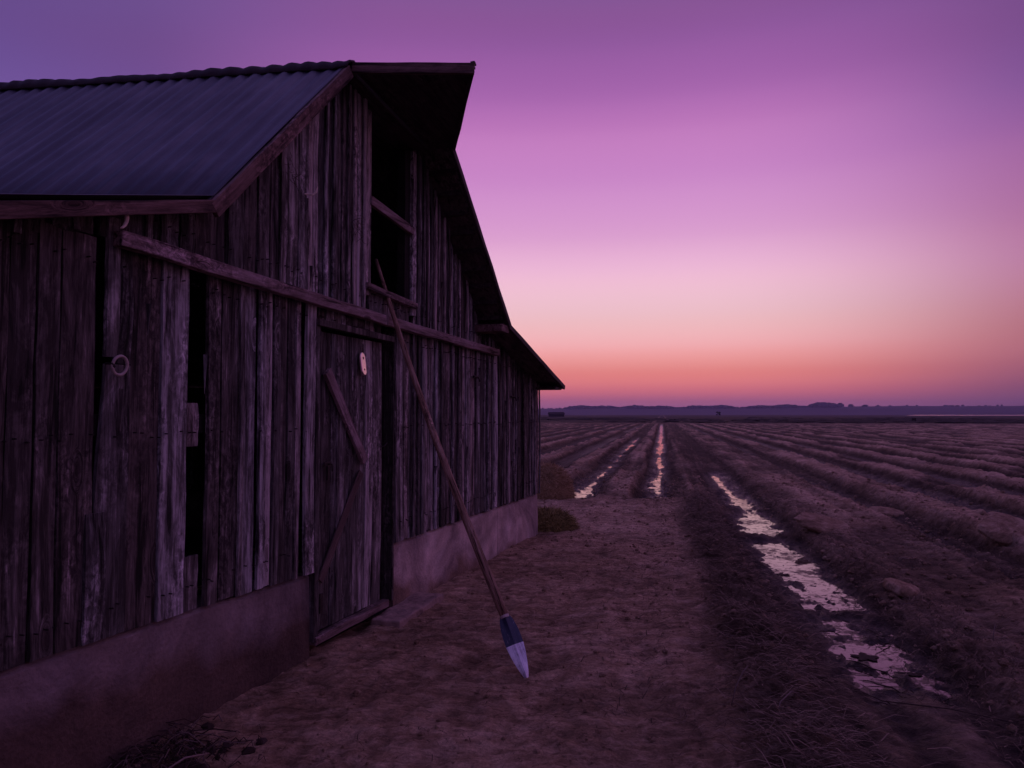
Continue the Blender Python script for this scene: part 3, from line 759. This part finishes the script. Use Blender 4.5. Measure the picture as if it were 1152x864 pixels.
# screen of inner hay/boards that keeps the inside dark
# roofs ----------------------------------------------------------
def roof_sheet(name, p0, p1, kfront, thick=.012, mat='metal', amp=.015, per=.105, deck=True, parent=None, ragged=0):
    """sheet from (s,h) p0 (low) to p1 (high), ribs run down the slope, repeated along the barn's depth"""
    mb = MB(); L = kfront + DEPTH + .3; n = int(L/(per/6)); rows = 5
    sl = Vector((p1[0]-p0[0], 0, p1[1]-p0[1])).normalized(); nr = Vector((-sl.z, 0, sl.x))
    if nr.z < 0: nr = -nr
    vs = []
    for i in range(n+1):
        b = -kfront + L*i/n; sh = SH*b if b > 0 else 0
        ph = 2*math.pi*b/per; panel = int((b+1)/.78)
        r = amp*(.5+.5*math.cos(ph)) + (.004 if panel % 2 else 0) + .006*math.sin(b*2.3)
        endj = (_j := random.Random(panel*7+int(p0[0]*10))).uniform(-.02, .012)
        for j in range(rows):
            u = j/(rows-1); s = p0[0] + (p1[0]-p0[0])*u; h = p0[1] + (p1[1]-p0[1])*u
            v = Vector((s+sh, b, h)) + nr*(r + .004*math.sin(b*1.1+u*5))
            if j == 0: v += sl*endj
            vs.append(v)
    fs = []
    for i in range(n):
        for j in range(rows-1): a = i*rows+j; fs.append((a, a+1, a+rows+1, a+rows))
    mb.add(vs, fs)
    o = mb.build(name, M[mat], parent or barn, smooth=True)
    sd = o.modifiers.new('solid', 'SOLIDIFY'); sd.thickness = .002; sd.offset = -1
    # plank deck below
    mb = MB(); dk = .018; t2 = .03
    m = 26; W = L/m
    for i in range(m):
        b0_ = -kfront + .01 + (L-.02)*i/m; b1_ = -kfront + .01 + (L-.02)*(i+.98)/m
        vs = []
        for b in (b0_, b1_):
            sh = SH*b if b > 0 else 0
            for (s, h) in (p0, p1):
                for q in (dk, dk+t2): vs.append(Vector((s+sh, b, h)) - nr*q)
        mb.add(vs, [(0,1,3,2),(4,6,7,5),(0,4,5,1),(2,3,7,6),(1,5,7,3),(0,2,6,4)], tone(.2, .6))
    mb.build('roof_deck', M['deck'], o)
    return o, nr, sl
def rake(roof, p0, p1, k, wd=.075, th=.03, mat='rake', off=.0, tn=(.5, .3, .3), name='rake_board'):
    a = Vector((p0[0], -k - th/2 - .002, p0[1]-off)); b = Vector((p1[0], -k - th/2 - .002, p1[1]-off))
    return plank(name, a, b, th, wd, M[mat], roof, tone=tn, nseg=8, wob=.0025)
KL, KR = .12, .30
mr, nL, sL = roof_sheet('main_roof', (-6.455, 2.722), (-5.10, 4.08), KL)
rake(mr, (-6.475, 2.66), (-5.135, 4.0), KL, .082)
ll, _, _ = roof_sheet('lean_to_roof', (-9.6, 1.845), (-6.425, 2.745), KL)
rake(ll, (-9.6, 1.80), (-6.41, 2.70), KL, .066, tn=(.3, .3, .3))
mrr, _, _ = roof_sheet('upper_roof', (-3.69, 3.95), (-5.09, 4.075), KL)
rs, _, _ = roof_sheet('main_roof', (-2.10, 2.535), (-3.72, 3.966), KR)
rake(rs, (-2.12, 2.52), (-3.74, 3.93), KR, .06, mat='deck')
lr, _, _ = roof_sheet('lean_to_roof', (.22, 1.99), (-2.16, 2.575), KR)
rake(lr, (.21, 1.965), (-2.16, 2.535), KR, .055, mat='deck')
w = MB(); w.box(-2.38, -2.15, -.31, .02, 2.465, 2.54, tone(.4, .6)); w.build('roof_purlin', M['rake'], lr, bevel=.003)
w = MB(); w.box(-.14, .17, -.29, .3, 1.93, 1.965, tone(.3, .5)); w.build('eave_board', M['deck'], lr)
# rafters of the right overhang
w = MB()
for i in range(9):
    u = (i+.5)/9; s = -2.2 - 1.45*u; h = 2.60 + 1.30*u
    w.bar((s, -.28, h-.055), (s, .02, h-.055), .05, .045, tone=tone(.2, .5))
w.build('lookout', M['deck'], rs)
# ridge cap, lumpy
mb = MB(); n = 300; vs = []
for i in range(n+1):
    b = -KL - .03 + (DEPTH + .2)*i/n; sh = SH*b if b > 0 else 0
    z = 4.078 + .022*abs(math.sin(b*math.pi/.13 + .9*math.sin(b*5)))**1.5*(.6+.4*math.sin(b*3.1)) + .006*math.sin(b*9)
    jj = .02*abs(math.sin(b*math.pi/.172 + .6))
    vs += [(-5.20+sh-jj*.5, b, 4.0+.008), (-5.165+sh, b, z-.012), (-5.10+sh, b, z+.014), (-5.0+sh, b, z-.012)]
fs = []
for i in range(n):
    for k in range(3): a = i*4+k; fs.append((a, a+1, a+5, a+4))
mb.add(vs, fs); o = mb.build('ridge_cap', simple('rusty_cap', (.035, .024, .03), .7, .2), mr, smooth=True)
sd = o.modifiers.new('solid', 'SOLIDIFY'); sd.thickness = .012
# hay hood
A = (-5.09, -.13, 4.075); T = (-4.90, -.968, 4.03); C_ = (-3.70, -.31, 3.955); D_ = (-3.70, -.12, 3.955)
mb = MB(); nr = Vector((0, 0, 1))
vs = [Vector(A), Vector(T), Vector(C_), Vector(D_)]; vs = vs + [v - nr*.035 for v in vs]
mb.add(vs, [(0,1,2,3),(7,6,5,4),(0,4,5,1),(1,5,6,2),(2,6,7,3),(3,7,4,0)], (.3, .3, .3)); hood = mb.build('hay_hood', M['deck'], barn)
plank('hood_ridge_board', (-5.11, -.14, 4.035), (-4.915, -.985, 3.99), .03, .075, M['rake'], hood, tone=(.3, .3, .3), wob=.004)
mb = MB(); mb.bar((-4.92, -.975, 3.985), (-3.70, -.32, 3.93), .025, .05, tone=(.3, .3, .3), nseg=6, wob=.004); mb.build('hood_edge_board', M['deck'], hood)
mb = MB()
for i in range(60):
    u = i/59; x = T[0] + (C_[0]-T[0])*u; y = T[1] + (C_[1]-T[1])*u
    r = .008*abs(math.sin(i*1.57)) ; mb.box(x-.02, x+.005, y-.02-r, y+.01, 4.03+(3.955-4.03)*u, 4.045+(3.955-4.03)*u)
mb.build('hood_sheet_edge', M['iron'], hood)
# concrete step by the door
mb = MB(); mb.bar((-4.55, -.13, -.01), (-3.70, -.12, .0), .25, .12, nseg=9, wob=.006)
st = mb.build('concrete_step', simple('step_concrete', (.30, .21, .175), .9, 0, .45, 9, .03), None, bevel=.012); st.location = (P0[0], P0[1], 0); st.rotation_euler = (0, 0, math.pi/2-TH)
tag(st, 'low flat concrete slab at the foot of the wall by the door', 'step')

# ------------------------------------------------------------------ oar leaning on the beam
d_ = Vector((math.sin(TH), math.cos(TH), 0)); n_ = Vector((math.cos(TH), -math.sin(TH), 0))
bot = Vector((.10, 4.60, gh(.10, 4.60) - .028)); top0 = Vector((P0[0], P0[1], 0)) + d_*(-4.40) + n_*.112; top0.z = 2.42
ax = (top0 - bot).normalized(); Lfull = (top0-bot).length*1.18
oar = empty('oar', bot); tag(oar, 'long wooden oar with navy and white blade leaning against the barn front', 'oar')
Z = ax; view = (Vector((0, 0, 1.6)) - bot).normalized(); view = (view + Vector((.15, 0, 0))).normalized()
X_ = Z.cross(view).normalized(); Y_ = Z.cross(X_).normalized()      # X across the blade
q = Matrix((X_, Y_, Z)).transposed().to_quaternion(); oar.rotation_mode = 'QUATERNION'; oar.rotation_quaternion = q
mb = MB(); pts = []; rad = []
for i in range(25):
    u = i/24; z = .418 + (Lfull-.418)*u; pts.append((-.035*math.sin(u*math.pi), .0, z)); rad.append(.0285 - .0140*u**1.5)
mb.tube(pts, rad, 12, tone=(.45, .4, .3)); mb.build('shaft', M['pole'], oar, smooth=True)
def blade(z0, z1, name, mat):
    mb = MB(); prof_ = [(0, .003), (.02, .011), (.06, .025), (.11, .038), (.17, .050), (.23, .057), (.29, .058), (.34, .054), (.385, .045), (.41, .036), (.425, .028)]
    zs = sorted(set([z0, z1] + [p[0] for p in prof_ if z0 < p[0] < z1] + [z0+(z1-z0)*i/10 for i in range(1, 10)]))
    vs = []
    for z in zs:
        w_ = np.interp(z, [p[0] for p in prof_], [p[1] for p in prof_]); rib = .013 + .012*(z/.425)**2
        for x, y in ((-1, 0), (-.6, .004), (-.12, .005), (0, rib), (.12, .005), (.6, .004), (1, 0), (.5, -.007), (0, -rib), (-.5, -.007)):
            vs.append((x*w_, y, z))
    fs = [tuple(range(10))[::-1], tuple((len(zs)-1)*10+k for k in range(10))]
    for i in range(len(zs)-1):
        for k in range(10): fs.append((i*10+k, i*10+(k+1)%10, (i+1)*10+(k+1)%10, (i+1)*10+k))
    mb.add(vs, fs); return mb.build(name, mat, oar)
blade(0, .235, 'blade', M['bladem']); blade(.2352, .42, 'blade_neck', M['navy'])
mb = MB(); mb.tube([(0, 0, .408), (0, 0, .425)], [.0290, .0305], 14); mb.build('collar', M['ringm'], oar)

# ------------------------------------------------------------------ hay, weeds, straw
def mound(name, loc, rx, ry, rz, nb, mat, label, cat, blade_len, power=.75):
    e = MB(); n = 22; m = 9; vs = []
    for j in range(m+1):
        ph = math.pi/2*j/m
        for i in range(n):
            a = 2*math.pi*i/n; r = math.cos(ph)**power*rnd.uniform(.93, 1.04)
            vs.append((rx*r*math.cos(a), ry*r*math.sin(a), rz*math.sin(ph)*rnd.uniform(.96, 1.03)))
    fs = []
    for j in range(m):
        for i in range(n): fs.append((j*n+i, j*n+(i+1)%n, (j+1)*n+(i+1)%n, (j+1)*n+i))
    e.add([(v[0]*.9, v[1]*.9, v[2]*.9) for v in vs], fs, (.8, .1, .1))
    for _ in range(nb):
        a = rnd.uniform(0, 6.283); ph = math.asin(rnd.random()**.9); r = math.cos(ph)**power
        p = Vector((rx*r*math.cos(a), ry*r*math.sin(a), rz*math.sin(ph)))
        nrm = Vector((math.cos(a)*math.cos(ph), math.sin(a)*math.cos(ph), math.sin(ph)+.1)).normalized()
        d = (nrm*rnd.uniform(.15, .7) + Vector((rnd.uniform(-.6, .6), rnd.uniform(-.6, .6), -.5*rnd.random()*1.4))).normalized()
        L = blade_len*rnd.uniform(.5, 1.3); w_ = rnd.uniform(.002, .005); sd = d.cross(nrm).normalized()*w_
        p1 = p + d*L*.5; p2 = p + d*L + Vector((0, 0, -L*.35*rnd.random())); tn = (rnd.random()**.6, 0, 0)
        e.add([p-sd, p+sd, p1-sd*.8, p1+sd*.8, p2], [(0,1,3,2), (2,3,4)], tn)
    o = e.build(name, mat); o.location = loc; tag(o, label, cat); return o
mound('hay_mound', (.66, 14.3, -.02), .50, .48, .64, 12000, M['hay'], 'rounded brown mound of hay just beyond the barn corner', 'hay mound', .11, .85)
mound('weed_clump', (.52, 10.45, -.04), .36, .33, .29, 5000, M['weed'], 'low clump of dark olive weeds at the foot of the barn corner', 'weeds', .12)

def blades(N_, region, name, label, lo=.0, hi=1., Lr=(.05, .16), lay=.5, wr=(.0012, .003), dirf=None, mat='straw'):
    mb = MB(); pts = [region() for _ in range(N_)]
    hs = terrain(np.array([p[0] for p in pts]), np.array([p[1] for p in pts]))[0]
    for (l, t), h in zip(pts, hs):
        x, y = LT(l, t); L = rnd.uniform(*Lr); a = dirf() if dirf else rnd.uniform(0, 6.283)
        d = Vector((math.cos(a), math.sin(a), rnd.uniform(-.15, .35)*lay*2)).normalized(); sd = d.cross(Vector((0, 0, 1))).normalized()*rnd.uniform(*wr)
        p0 = Vector((x, y, h+.002)); p1 = p0 + d*L*.5 + Vector((0, 0, .12*L)); p2 = p0 + d*L + Vector((rnd.uniform(-.2, .2)*L, rnd.uniform(-.2, .2)*L, -.05*L))
        up_ = Vector((0, 0, .0015))
        mb.add([p0-sd, p0+sd, p1+sd, p1-sd, p2, p1+up_], [(0,1,2,5), (0,5,3), (3,5,4), (5,2,4)], (lo+(hi-lo)*rnd.random()**2.2, 0, 0))
    tag(mb.build(name, M[mat]), label, 'straw', kind='stuff')
dirdown = lambda: math.atan2(-.2, 1) + PH*0 + rnd.gauss(-.35, .55) + (math.pi if rnd.random() < .35 else 0)
def tb(): 
    return 2.6 + 12*rnd.random()**1.7
blades(11000, lambda: (rnd.gauss(.66, .17), tb()), 'bank_straw', 'dry grass and straw matted along the low bank beside the puddled furrow', Lr=(.05, .2), dirf=dirdown)
blades(9000, lambda: (rnd.gauss(1.95, .22), tb()), 'furrow_straw', 'dark plant debris on the far side of the puddled furrow', lo=0, hi=.7, Lr=(.03, .12))
blades(2600, lambda: (rnd.uniform(-3, .5), 2.6 + 11*rnd.random()**1.4), 'yard_straw', 'thin bits of straw strewn over the trodden yard', Lr=(.015, .07), wr=(.0008, .002), lo=0, hi=.8)
blades(9000, lambda: (rnd.choice((3.5, 5.2, 3.8, 6.9, 8.5, -.1, 2.0)) + rnd.gauss(0, .22), 4 + 18*rnd.random()**1.5), 'field_straw', 'plant debris lying in the furrows of the field', Lr=(.03, .13), lo=0, hi=.6)

# crumbs of earth
mb = MB(); pts = []
for i in range(7000):
    t = 2.4 + 17*rnd.random()**1.8; l = rnd.uniform(-3, 1.0) if rnd.random() < .45 else rnd.uniform(1.7, 1.7 + t*.6)
    if -3 < l < .3 and t < 14 and rnd.random() < .5: continue
    pts.append((l, t))
hs = terrain(np.array([p[0] for p in pts]), np.array([p[1] for p in pts]))[0]
for (l, t), h in zip(pts, hs):
    x, y = LT(l, t); s_ = .004 + .022*rnd.random()**4 * (1 if l > .8 else .6) + .0006*t
    if h < -.06: continue
    blob(mb, (x, y, h + s_*.2), s_*1.3, s_, 5, (1, 1, 1))
cr_ = mb.build('soil_crumbs', M['soil']); at = cr_.data.attributes.new('relief_shade', 'FLOAT', 'POINT'); at.data.foreach_set('value', np.full(len(cr_.data.vertices), .75, dtype=np.float32))
tag(cr_, 'small crumbs of dry earth scattered over yard and beds', 'soil crumbs', kind='stuff')

# single straws and twigs that stand out
def stem(p, pts, r, label, group=None, tn=.6, name='straw_stem', cat='straw'):
    mb = MB(); mb.tube([Vector(a) for a in pts], r, 6, tone=(tn, 0, 0))
    o = mb.build(name, M['twig'], smooth=True); o.location = (*p, gh(*p) + .004); tag(o, label, cat, group)
stem((1.17, 4.0), [(0, 0, 0), (.03, .02, .09), (.07, .02, .17), (.10, .03, .20)], [.003, .0035, .003, .0015], 'bent pale straw standing on the yard left of the furrow bank', tn=.9)
stem((1.36, 3.75), [(-.03, 0, 0), (0, .05, .02), (.08, .12, .045), (.13, .14, .03)], [.002, .004, .004, .002], 'pale folded blade of dry grass low on the bank', tn=.7)
stem((3.25, 6.15), [(-.05, 0, .01), (.12, .02, .015), (.28, -.02, .02), (.40, .0, .015)], [.003, .004, .004, .004], 'long straight pale stick lying right of the nearest puddle', tn=.95, name='stick', cat='stick')
stem((3.28, 5.1), [(0, 0, 0), (.005, 0, .06), (.02, 0, .13)], [.003, .003, .002], 'short pale straw standing upright right of the puddles', tn=1.)
stem((4.15, 7.9), [(-.05, 0, .02), (0, .01, .06), (.06, 0, .05), (.09, 0, .0)], [.003, .004, .004, .002], 'small curled pale straw on a bed in the right field', tn=1.)
cpts = [(1.95, 4.55), (2.1, 4.25), (2.35, 4.02), (2.6, 3.9), (2.85, 3.8)]
mb = MB(); mb.tube([(x, y, gh(x, y)+.012+.01*(i % 2)) for i, (x, y) in enumerate(cpts)], [.002, .003, .003, .0025, .002], 6, tone=(.1, 0, 0))
tag(mb.build('dry_stem', M['twig'], smooth=True), 'long dark stem curving over mud below the nearest puddle', 'stem')
# twigs across the pools
def twig(l, t, L, a, label):
    x, y = LT(l, t); mb = MB(); n = 6; pts = []
    for i in range(n+1):
        u = i/n - .5; pts.append((u*L, rnd.uniform(-.02, .02), rnd.uniform(0, .02)))
    mb.tube(pts, [.002+.003*(1-abs(i/n*2-1)) for i in range(n+1)], 5, tone=(.02, 0, 0))
    mb.tube([pts[3], (pts[3][0]+.06, .07, .02), (pts[3][0]+.10, .12, .015)], [.003, .0025, .001], 5, tone=(.02, 0, 0))
    mb.tube([pts[2], (pts[2][0]-.01, -.05, .02), (pts[2][0]+.05, -.11, .0)], [.003, .002, .001], 5, tone=(.02, 0, 0))
    o = mb.build('twig', M['twig']); o.location = (x, y, -.070); o.rotation_euler = (0, 0, a); tag(o, label, 'twig', 'dark twigs lying across the puddled furrow')
twl = 'dark forked twig lying across the puddled furrow'
for i in range(14):
    t_ = rnd.choice((rnd.gauss(6.65, .22), rnd.uniform(5.0, 6.5), rnd.gauss(6.6, .3), rnd.uniform(4.5, 5.1)))
    twig(1.40 + rnd.gauss(0, .2), t_, rnd.uniform(.14, .42), rnd.uniform(0, 3.14), twl)
# leaves afloat
def leaf(l, t, r, label, ex=1.):
    x, y = LT(l, t); mb = MB(); n = 22; vs = [(0, 0, .006)]
    for i in range(n):
        a = 2*math.pi*i/n; q = r*(1 + .35*math.sin(a*5+1)*(1 if ex == 1. else .1) + rnd.uniform(-.12, .12)); vs.append((q*math.cos(a)*ex, q*math.sin(a)*(1 if ex == 1. else .45), .002+rnd.uniform(0, .004)))
    vs += [(v[0], v[1], v[2]-.003) for v in vs[1:]]
    fs = [(0, 1+i, 1+(i+1) % n) for i in range(n)] + [(1+i, 1+n+i, 1+n+(i+1) % n, 1+(i+1) % n) for i in range(n)]
    mb.add(vs, fs, (.0, 0, 0)); o = mb.build('fallen_leaf', M['twig']); o.location = (x, y, -.077); o.rotation_euler = (0, 0, rnd.uniform(-.4, .4)); tag(o, label, 'leaf')
leaf(1.36, 5.55, .075, 'ragged dark leaf floating near the middle of the nearest puddle')
leaf(1.55, 5.25, .07, 'narrow dark leaf floating at the right side of the nearest puddle', 1.1)
leaf(1.40, 5.25, .018, 'tiny dark speck of leaf floating between the two larger leaves')
leaf(1.22, 8.2, .06, 'dark leaf stuck in the middle of the pink second puddle')

# clods turned up by the plough
def clod(l, t, a, sx, sy, sz, rz, label, seed):
    x, y = LT(l, t); bm = bmesh.new(); bmesh.ops.create_icosphere(bm, subdivisions=4, radius=1)
    for v in bm.verts:
        c = v.co
        n_1 = fbm(np.array([c.x*1.4+seed]), np.array([c.y*1.4+c.z*1.1]), 4, seed)[0]
        n_2 = fbm(np.array([c.x*5+seed]), np.array([c.y*5+c.z*5]), 3, seed+3, .6, True)[0]
        c *= .72 + .45*n_1 + .14*n_2; c.z = max(c.z, -.5); 
        if c.z > .45: c.z = .45 + (c.z-.45)*.3
        v.co = Vector((c.x*sx, c.y*sy, c.z*sz))
    me = bpy.data.meshes.new('mud_clod'); bm.to_mesh(me); bm.free(); me.materials.append(M['clod'])
    at = me.attributes.new('relief_shade', 'FLOAT', 'POINT'); at.data.foreach_set('value', np.full(len(me.vertices), .85, dtype=np.float32))
    me.polygons.foreach_set('use_smooth', [True]*len(me.polygons))
    o = bpy.data.objects.new('mud_clod', me); COL.objects.link(o); o.location = (x, y, gh(x, y)+sz*.35); o.rotation_euler = (rnd.uniform(.2, .4), a, rz); o.scale = (1.35, 1.35, 1.35)
    tag(o, label, 'clod')
clod(2.12, 10.6, .18, .34, .20, .07, .3, 'broad flat clod of mud on the bed edge right of the second puddle', 3)
clod(4.05, 10.0, -.15, .30, .20, .08, .6, 'pale flat slab of mud between the two middle right furrows', 5)
clod(4.15, 8.6, -.2, .36, .20, .10, .8, 'large tilted slab of mud nearest the right edge of the picture', 8)
clod(3.55, 13.0, .1, .22, .14, .08, .2, 'lumpy dark clod in the furrow behind the flat mud slabs', 11)
clod(5.4, 13.4, .1, .18, .14, .08, .2, 'small dark clod far out in the right furrows', 13)
clod(2.05, 7.1, .1, .16, .11, .06, .9, 'small rough clod on the slope right of the twigs', 15)

# rubbish at the near foot of the wall
mb = MB()
for i in range(260):
    x = -1.63 + rnd.gauss(0, .20); y = 3.50 + rnd.gauss(0, .16); h = gh(x, y); a = rnd.uniform(0, 6.283)
    L = rnd.uniform(.04, .2); p = Vector((x, y, h + rnd.uniform(0, .05)*math.exp(-((x+1.63)/.2)**2)))
    d = Vector((math.cos(a), math.sin(a), rnd.uniform(-.1, .5)))
    mb.tube([p, p+d*L*.5+Vector((0, 0, .02)), p+d*L+Vector((rnd.uniform(-.04, .04), 0, -.02))], [rnd.uniform(.001, .003)]*3, 4, tone=(rnd.random()**3*.9, 0, 0))
for i in range(70):
    x = -1.63 + rnd.gauss(0, .17); y = 3.5 + rnd.gauss(0, .13); blob(mb, (x, y, gh(x, y)+.005), rnd.uniform(.01, .035), rnd.uniform(.01, .025), 6, (rnd.random()*.15, 0, 0))
tag(mb.build('leaf_litter', M['twig']), 'heap of dead leaves and twigs against the footing at bottom left', 'litter', kind='stuff')
mb = MB(); mb.tube([(-1.55, 3.27, gh(-1.55, 3.27)+.03), (-1.46, 3.36, gh(-1.5, 3.35)+.06), (-1.40, 3.47, gh(-1.4, 3.47)+.03)], [.004, .005, .003], 6, tone=(1, 0, 0)); tag(mb.build('twig', M['twig'], smooth=True), 'pale straight twig on top of the dead leaf heap', 'twig')
mb = MB(); mb.bar((-2.02, 3.62, .02), (-1.88, 3.72, .075), .03, .02, tone=(.7, .5, .5)); tag(mb.build('wood_scrap', M['beam'], bevel=.003), 'pale scrap of wood lying beside the dead leaf heap', 'wood scrap')
mb = MB(); mb.tube([(-2.1, 3.25, .01), (-1.95, 3.42, .03), (-1.80, 3.58, .035)], [.008, .009, .007], 6, tone=(.25, 0, 0)); tag(mb.build('stick', M['twig'], smooth=True), 'dark stick leading from the bottom edge to the leaf heap', 'stick')

# ------------------------------------------------------------------ air
mb = MB(); mb.box(-3500, 3500, -300, 3300, -1.2, 60)
hz = mb.build('haze', None) if False else None
me = bpy.data.meshes.new('haze'); me.from_pydata(mb.v, [], mb.f); hz = bpy.data.objects.new('haze', me); COL.objects.link(hz)
hm = bpy.data.materials.new('haze_air'); hm.use_nodes = True; nt = hm.node_tree; nt.nodes.clear()
o_ = nt.nodes.new('ShaderNodeOutputMaterial'); pv = nt.nodes.new('ShaderNodeVolumePrincipled'); pv.inputs['Color'].default_value = (.8, .72, 1, 1)
pv.inputs['Density'].default_value = HAZE = .00022; nt.links.new(pv.outputs[0], o_.inputs['Volume']); me.materials.append(hm); hz['kind'] = 'stuff'
tag(hz, 'thin purple dusk haze lying over the plain', 'haze')

# ------------------------------------------------------------------ sky
w = bpy.data.worlds.new('World'); scene.world = w; w.use_nodes = True; nt = w.node_tree; nt.nodes.clear(); N = NT(nt)
tc = N.n('ShaderNodeTexCoord'); sp_ = N.n('ShaderNodeSeparateXYZ'); N.l(tc.outputs['Generated'], sp_.inputs[0])
z = N.math('MAXIMUM', sp_.outputs[2], 0)
front = [(0, (150, 92, 130)), (.011, (182, 108, 146)), (.025, (216, 116, 136)), (.04, (240, 132, 134)), (.061, (246, 148, 142)), (.09, (254, 180, 182)), (.131, (246, 196, 204)),
         (.183, (245, 192, 218)), (.229, (226, 166, 212)), (.294, (208, 142, 204)), (.356, (195, 125, 192)), (.395, (172, 106, 177)), (.446, (150, 92, 162)), (.493, (135, 87, 151)), (.7, (128, 98, 165)), (1, (122, 98, 165))]
side = [(0, (110, 72, 104)), (.009, (125, 80, 114)), (.036, (147, 86, 114)), (.066, (176, 104, 121)), (.109, (184, 116, 133)), (.165, (187, 124, 160)), (.213, (177, 114, 160)),
        (.296, (158, 100, 160)), (.348, (132, 86, 151)), (.428, (120, 78, 139)), (.55, (124, 92, 158)), (.7, (124, 96, 163)), (1, (122, 98, 165))]
back = [(0, (88, 66, 92)), (.1, (112, 78, 118)), (.3, (112, 86, 140)), (.6, (116, 92, 158)), (1, (122, 98, 165))]
cf, cs, cb = [N.ramp(z, [(p, srgb(*c)) for p, c in x]) for x in (front, side, back)]
for c_ in (cf, cs, cb): c_.node.color_ramp.interpolation = 'CARDINAL'
# horizontal angle from the afterglow (azimuth about 6 degrees right of straight ahead)
GA = R(5)
hx = N.math('ADD', N.math('MULTIPLY', sp_.outputs[0], math.sin(GA)), N.math('MULTIPLY', sp_.outputs[1], math.cos(GA)))
ln = N.math('SQRT', N.math('ADD', N.math('MULTIPLY', sp_.outputs[0], sp_.outputs[0]), N.math('MULTIPLY', sp_.outputs[1], sp_.outputs[1])))
ca = N.math('DIVIDE', hx, N.math('MAXIMUM', ln, .0001))
def mr(v, a, b):
    o = N.n('ShaderNodeMapRange', interpolation_type='SMOOTHSTEP'); o.inputs[1].default_value = a; o.inputs[2].default_value = b; N.l(v, o.inputs[0]); return o.outputs[0]
f1 = mr(ca, .84, .995)
f2 = mr(ca, -.75, .45)
c = N.mix(f2, cb, N.mix(f1, cs, cf))
cool = mr(N.math('MULTIPLY', sp_.outputs[0], -1), .12, .75)
c = N.mix(cool, c, N.mix(1, c, (.62, .95, 1.06), 'MULTIPLY'))
bg = N.n('ShaderNodeBackground'); N.l(c, bg.inputs[0]); bg.inputs[1].default_value = 1.0
ow = N.n('ShaderNodeOutputWorld'); N.l(bg.outputs[0], ow.inputs[0])

# last glow of the sun that has just gone down behind the hills: weak, wide, warm
sun = bpy.data.lights.new('sun', 'SUN'); sun.energy = .09; sun.angle = R(62); sun.color = (1, .48, .66)
so = bpy.data.objects.new('sun', sun); COL.objects.link(so)
sd_ = Vector((-math.sin(GA+R(8)), -math.cos(GA+R(8)), -math.tan(R(14)))); so.rotation_euler = sd_.to_track_quat('-Z', 'Y').to_euler()

# ------------------------------------------------------------------ camera
cam = bpy.data.cameras.new('camera'); cam.lens = 36*830/1152; cam.sensor_width = 36; cam.clip_end = 20000; cam.clip_start = .05
co_ = bpy.data.objects.new('camera', cam); COL.objects.link(co_); co_.location = (0, 0, 1.6); co_.rotation_euler = (math.pi/2 + math.atan(34/830), 0, 0)
scene.camera = co_
vs_ = scene.view_settings; vs_.view_transform = 'Standard'; vs_.look = 'None'; vs_.exposure = 0; vs_.gamma = 1
scene.render.engine = 'CYCLES'
cy = scene.cycles; cy.use_denoising = True; cy.max_bounces = 5; cy.diffuse_bounces = 3; cy.glossy_bounces = 3; cy.volume_bounces = 0; cy.transmission_bounces = 2
cy.use_adaptive_sampling = True; cy.adaptive_threshold = .02
